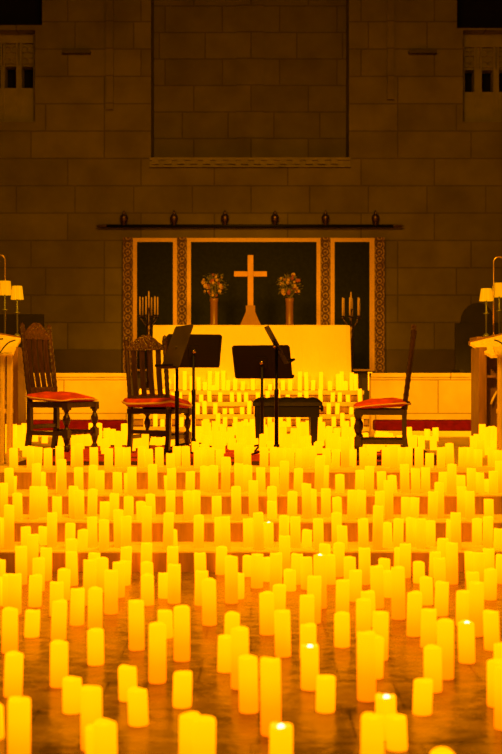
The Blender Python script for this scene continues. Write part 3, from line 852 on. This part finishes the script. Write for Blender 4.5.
T3 = "9.3 467.7;11.8 475.7;36.4 463;41 471.7;62 459;60.5 471.7;79 467;92.6 464.7;100 470;117.5 471.7;129 472.5;132 466.5;152.8 464;171.7 467.7;169 475;190 471;204.5 465.7;213.5 465;225.6 457;239 463;248 464.7;261 467;274.7 466.7;284 460.7;298 468;324 465;319 457;340 474;359.5 469.7;369 465.7;382 471;392.6 475;405 463.7;416 468;425.6 467;442.4 471.7;451.5 463.7;461 474.7;471.4 467.7;480 472;489 478.7;493.5 470.7;499.5 460.7"
FRONT = "13.7 448;31 446;37.6 447;48 448;60 446;79 443;75 446;94 447;108.5 448;119 447;126.5 447;142 446;149 449;159.5 447;170.5 453;176.6 446;186 446;198 450;203 447;210.5 447;219.5 449;227 456.7;239 443;247 447;264 447;274 447;282 447;290 448;299 448;306 447;313 446;327 448;335.5 449;320.5 455;345 439;352 449;364 447;372 447;386 447;394 446;402 447;408 447;419 447;429.5 452.8;441 447;450 443;462.5 447;470 447;478 449;492 447;500 450"
FAR = "14 424 447;19.6 425 446;24.4 423 445;4 424 448;35 433 443;44.6 432 443;56.6 432 449;63 433 447;74.5 432 452;81 431 450;87.5 433 447;76.6 424 430;92 423 446;99 423 447;107 428 448;112.5 429 445;118 431 449;124.5 423.5 446;132 433 452;138.5 432 449;145 433 453;134 434 445;206.5 419 446;215.5 421 449;223 424 446;231 427 450;240 422 447;247 426 450;262.5 434 455;271 422 449;283 427 448;294 428 450;304 422 447;321 423 447;329 426 450;337 428 448;345 427 450;351 427 446;364 433 448;378 434 451;390 433 449;384 422 431;390 421.5 432;377.5 423 431;409 427 448;413.5 435 449;421.6 435.5 449;427 429 440;433.5 436 450;435.5 427.5 441;477.5 434 452;482 424 446;487 427 451;492.5 426 446;498 427 450;484.5 432 455"

RECTS = [(2.30, 3.7, 12.38, 13.3), (-3.8, -2.42, 12.38, 13.3)]      # the two reading desks
PLACED = []          # (x, y, radius, level)
BLOCK = []           # furniture feet on the platform
def block_local(o, pts, r):
    mw = Matrix.Translation(o.location) @ Matrix.Rotation(o.rotation_euler[2], 4, 'Z')
    for p in pts:
        v = mw @ Vector((p[0]*o.scale[0], p[1]*o.scale[1], 0)); BLOCK.append((v.x, v.y, r))
for o in CHAIRS:
    block_local(o, [(-.235,-.215),(.235,-.215),(-.215,.24),(.215,.24)], .045)
    block_local(o, [(s_*.23, -.2+.4*i/6) for s_ in (-1,1) for i in range(7)], .022)
    block_local(o, [(-.22+.44*i/7, y_) for y_ in (-.215, .215) for i in range(8)], .022)
for o in STANDS:
    block_local(o, [(0,0)], .03)
    for ch in o.children:
        if ch.name.startswith('foot'):
            c = ch.data.vertices
            for k in range(0, 5):
                far = max(c, key=lambda v: v.co.x**2+v.co.y**2).co
                block_local(o, [(far.x*(k+1)/5, far.y*(k+1)/5)], .015)
block_local(bn, [c_.data.vertices[0].co + Vector((.03,.03,0)) for c_ in bn.children if c_.name.startswith('leg')], .06)
for xs in (6, 503.5):
    for o_ in (-3.5, 3.5): BLOCK.append((px(xs+o_, 9.95), 9.95, .045))
for mm in (471, 20):
    for k in range(12): BLOCK.append((px(mm, 12.45)+(.04 if mm > 99 else -.04), 12.45+.05*k, .08))

def free(x, y, r, level, gap=.002):
    for (a, b_, rr, lv) in PLACED:
        if lv == level and (a-x)**2 + (b_-y)**2 < (r+rr+gap)**2: return False
    if level == 'P':
        if any(a-.04 < x < b_+.04 and c-.04 < y < d_+.04 for a, b_, c, d_ in RECTS): return False
        for (a, b_, rr) in BLOCK:
            if (a-x)**2 + (b_-y)**2 < (r+rr+.006)**2: return False
    return True
CANDLES = []         # dict(x, y, z, h, r, level, flame)
def settle(xp, d, lo, hi, r, level):
    if level == 'P' and d > 12.3 and (xp < 25 or xp > 470): d = 12.2
    """nearest free depth to d that keeps the candle in its column"""
    best = None
    for k in range(0, 60):
        for s_ in ((0,) if k == 0 else (1, -1)):
            dd = d + s_*k*.012
            if dd < lo or dd > hi: continue
            x = px(xp, dd)
            if free(x, dd, r, level): return x, dd
    return None
def add_candle(xp, ytop, d, lo, hi, z, level, r, flame=False, must=False):
    s_ = settle(xp, d, lo, hi, r, level)
    if s_ is None:
        for dx in (1.5, -1.5, 3, -3, 4.5, -4.5):
            s_ = settle(xp+dx, d, lo, hi, r, level)
            if s_: break
    if s_ is None: return
    x, dd = s_
    h = pz(ytop, dd + (r if ytop > HY else 0)) - z
    h = max(.055, min(.40, h))
    PLACED.append((x, dd, r, level))
    zz = z
    if level == 'P' and rx_0 < x < rx_1 and rd0 < dd < rd1: zz = RUGZ; h -= .012
    CANDLES.append(dict(x=x, y=dd, z=zz, h=h, r=r, level=level, flame=flame))
for ln in FLOOR.replace('\n', '').split(';'):
    p = ln.split()
    if len(p) < 3: continue
    xp, yt, yb_ = map(float, p[:3])
    r = .0385
    d = F*EYE/(yb_-HY) + r
    add_candle(xp, yt, min(d, STEP_Y[0]-.05), 2.5, STEP_Y[0]-.045, 0, 'F', r, len(p) > 3)
for lv, txt in (('1', T1), ('2', T2), ('3', T3)):
    a, b_, z_ = TREADS[lv]
    for i, ln in enumerate(txt.split(';')):
        p = ln.split()
        random.seed(i*7+int(lv))
        add_candle(float(p[0]), float(p[1]), random.uniform(a+.07, b_-.12), a+.05, b_-.05, z_, lv, .036, len(p) > 2)
for i, ln in enumerate(FRONT.split(';')):
    p = ln.split(); random.seed(i*5+3)
    add_candle(float(p[0]), float(p[1]), random.uniform(9.5, 9.74), 9.30, 10.2, PLAT, 'P', .036)
for ln in FAR.split(';'):
    p = list(map(float, ln.split()))
    d = F*(EYE-PLAT)/(p[2]-HY)
    add_candle(p[0], p[1], d, 9.3, 14.1, PLAT, 'P', .036)
# the dense crowd of candles between the furniture and up to the altar steps
random.seed(77)
for i in range(190):
    xp = random.uniform(188, 362)
    yb_ = random.uniform(431, 456)
    d = F*(EYE-PLAT)/(yb_-HY)
    if not free(px(xp, d), d, .036, 'P', .03): continue
    h = random.choice((.10, .13, .16, .2))
    add_candle(xp, HY+(EYE-PLAT-h)*F/d, d, d-.05, d+.05, PLAT, 'P', .036)
for i in range(60):
    xp = random.choice((random.uniform(100, 190), random.uniform(362, 402), random.uniform(0, 30), random.uniform(470, 502)))
    yb_ = random.uniform(444, 458)
    d = F*(EYE-PLAT)/(yb_-HY)
    if not free(px(xp, d), d, .036, 'P', .03): continue
    h = random.choice((.10, .13, .16))
    add_candle(xp, HY+(EYE-PLAT-h)*F/d, d, d-.05, d+.05, PLAT, 'P', .036)
# altar steps
random.seed(5)
ATOP = [(184.7,371),(198.7,377),(209.6,371),(217,371.5),(223.6,370.5),(205,382),(213.5,385),(235,378),(253,378),(242.7,381),(270,384),(299.8,371.5),(306.5,372),(321,372),(338,374),(341.8,371.5),(351.6,372.5),(356,374),(290,379),(370,372),(283,380),(276,378),(313,380),(330,381),(346,381),(262,380),(192,376),(176,374),(168,379),(228,380)]
for xp, yt in ATOP:
    d = random.uniform(16.16, 16.36)
    add_candle(xp, yt, d, 16.12, 16.40, AH, 'A4', .029)
for i, (d, h) in enumerate(ASTEP[:3]):
    xp = 140 + random.uniform(0, 6)
    while xp < 366:
        ht = random.choice((.08, .10, .13, .15, .18))
        dd = random.uniform(d+.06, d+.15)
        add_candle(xp, HY+(EYE-h-ht)*F/dd, dd, d+.04, d+.16, h, 'A%d' % (i+1), .029)
        xp += random.choice((8.5, 9.5, 10.5, 12, 14, 7))

def candle_mesh(mb, r, h, at=(0,0,0), seg=20, detail=True):
    """pillar candle with a soft melted rim and a shallow bowl"""
    ph1, ph2 = random.uniform(0, 6), random.uniform(0, 6)
    amp = .0024 if detail else .002
    rings = []
    prof = [(.965, 0, 0), (1.0, .006, 0), (1.0, h*.5, 0), (.995, h-.012, .5), (.97, h-.003, 1), (.90, h, 1), (.80, h-.004, .8), (.70, h-.012, .3), (.25, h-.015, 0), (.03, h-.015, 0)]
    if not detail: prof = [(1, 0, 0), (1, h-.006, .6), (.93, h, 1), (.75, h-.006, .4), (.05, h-.012, 0)]
    lean = (random.uniform(-.006, .006), random.uniform(-.006, .006))
    for k, z_, w_ in prof:
        ring = []
        for i in range(seg):
            a = 2*PI*i/seg
            dz = w_*amp*(math.sin(2*a+ph1)+.6*math.sin(3*a+ph2))
            rr = r*k*(1+.012*math.sin(3*a+ph2))
            f = z_/max(h, .01)
            ring.append((at[0]+rr*math.cos(a)+lean[0]*f, at[1]+rr*math.sin(a)+lean[1]*f, at[2]+z_+dz))
        rings.append(ring)
    mb.rings(rings)

CANDLES.sort(key=lambda c: c['y'])
ONE = CANDLES[:300]
REST = CANDLES[300:]
def size_word(h): return 'short' if h < .135 else ('tall' if h > .205 else 'medium')
# rows for the labels
byrow = {}
fl = [c for c in ONE if c['level'] == 'F']
for i in range(0, len(fl), 9):
    row = fl[i:i+9]
    for k, c in enumerate(sorted(row, key=lambda c: c['x']/c['y'])):
        c['label'] = '%s lit candle on floor, %s from left in %s row from front' % (size_word(c['h']), ordw(k), ordw(i//9))
for lv, nm in (('1', 'lowest step'), ('2', 'second step up'), ('3', 'third step up')):
    for k, c in enumerate(sorted([c for c in ONE if c['level'] == lv], key=lambda c: c['x']/c['y'])):
        c['label'] = '%s lit candle on the %s, %s from the left' % (size_word(c['h']), nm, ordw(k))
pl = [c for c in ONE if c['level'] == 'P']
fr = [c for c in pl if c['y'] < 9.83]; bk = [c for c in pl if c['y'] >= 9.83]
for k, c in enumerate(sorted(fr, key=lambda c: c['x']/c['y'])):
    c['label'] = '%s lit candle along the platform front edge, %s from the left' % (size_word(c['h']), ordw(k))
for i in range(0, len(bk), 14):
    for k, c in enumerate(sorted(bk[i:i+14], key=lambda c: c['x']/c['y'])):
        c['label'] = '%s lit candle on the platform, %s from left in row %s behind its edge' % (size_word(c['h']), ordw(k), ordw(i//14))
for i, c in enumerate(ONE):
    random.seed(1000+i)
    mb = MB(); near = c['y'] < 7.9
    candle_mesh(mb, c['r'], c['h'], seg=24 if near else 16, detail=near)
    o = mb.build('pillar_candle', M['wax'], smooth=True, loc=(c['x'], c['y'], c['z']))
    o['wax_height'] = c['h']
    setp(o, c['label'] + (', white flame' if c['flame'] else ''), 'candle', 'lit pillar candles')
    if c['flame']:
        f = MB().lathe([(.004,0),(.010,.003),(.012,.008),(.009,.013),(.002,.017)], 12).build('flame', M['flame'], o, smooth=True)
        f.location = (0, 0, c['h']-.013)
mb = MB()
for i, c in enumerate(REST):
    random.seed(3000+i)
    candle_mesh(mb, c['r'], c['h'], (c['x'], c['y'], c['z']), 12, False)
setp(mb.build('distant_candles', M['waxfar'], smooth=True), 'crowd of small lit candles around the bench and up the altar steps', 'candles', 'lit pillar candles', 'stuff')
print('candles', len(CANDLES), 'floor', len(fl), 'platform', len(pl), 'rest', len(REST))

# ------------------------------------------------------------------ light
w = bpy.data.worlds.new('dim_nave'); S.world = w; w.use_nodes = True
bg = w.node_tree.nodes['Background']
bg.inputs['Color'].default_value = (1.0, .42, .01, 1); bg.inputs['Strength'].default_value = .02
def area(name, loc, target, size, energy, col):
    l = bpy.data.lights.new(name, 'AREA'); l.shape = 'DISK'; l.size = size; l.energy = energy; l.color = col
    o = bpy.data.objects.new(name, l); COL.objects.link(o); o.location = loc
    d = Vector(target) - Vector(loc)
    o.rotation_euler = d.to_track_quat('-Z', 'Y').to_euler()
    return o

def spot(name, loc, target, energy, col, ang, blend, size):
    l = bpy.data.lights.new(name, 'SPOT'); l.energy = energy; l.color = col; l.spot_size = ang; l.spot_blend = blend; l.shadow_soft_size = size
    o = bpy.data.objects.new(name, l); COL.objects.link(o); o.location = loc
    o.rotation_euler = (Vector(target)-Vector(loc)).to_track_quat('-Z', 'Y').to_euler()
AMB = (1.0, .36, .001)
# added unseen amber fills: spots on altar and parapets, a disk over the steps
for sx in (-1, 1):
    spot('added_altar_spot', (sx*3.2, 2.0, 6.0), (0, 16.5, 1.72), 4700, AMB, math.radians(17), .55, .9)
    spot('added_parapet_spot', (-sx*1.3, 2.0, 6.0), (sx*2.6, 14.75, .98), 11000, AMB, math.radians(10), .55, .5)
area('added_steps_fill', (0, 7.2, 8.0), (0, 8.2, 0), 2.5, 900, AMB)
area('added_low_fill', (0, -2.4, 2.0), (0, 18.5, 2.6), 2.0, 85, AMB)  # added fill light behind the camera, no such lamp known

# ------------------------------------------------------------------ camera
cam = bpy.data.cameras.new('camera'); co = bpy.data.objects.new('camera', cam); COL.objects.link(co)
cam.sensor_fit = 'VERTICAL'; cam.sensor_height = 36; cam.sensor_width = 24
cam.lens = F/754*36
cam.shift_y = -1/754
co.location = (0, 0, EYE); co.rotation_euler = (PI/2, 0, 0)
cam.dof.use_dof = True; cam.dof.focus_distance = 11.5; cam.dof.aperture_fstop = 2.6
S.camera = co
S.view_settings.view_transform = 'Standard'; S.view_settings.look = 'None'; S.view_settings.gamma = 1; S.view_settings.use_curve_mapping = False
S.view_settings.exposure = 0.0
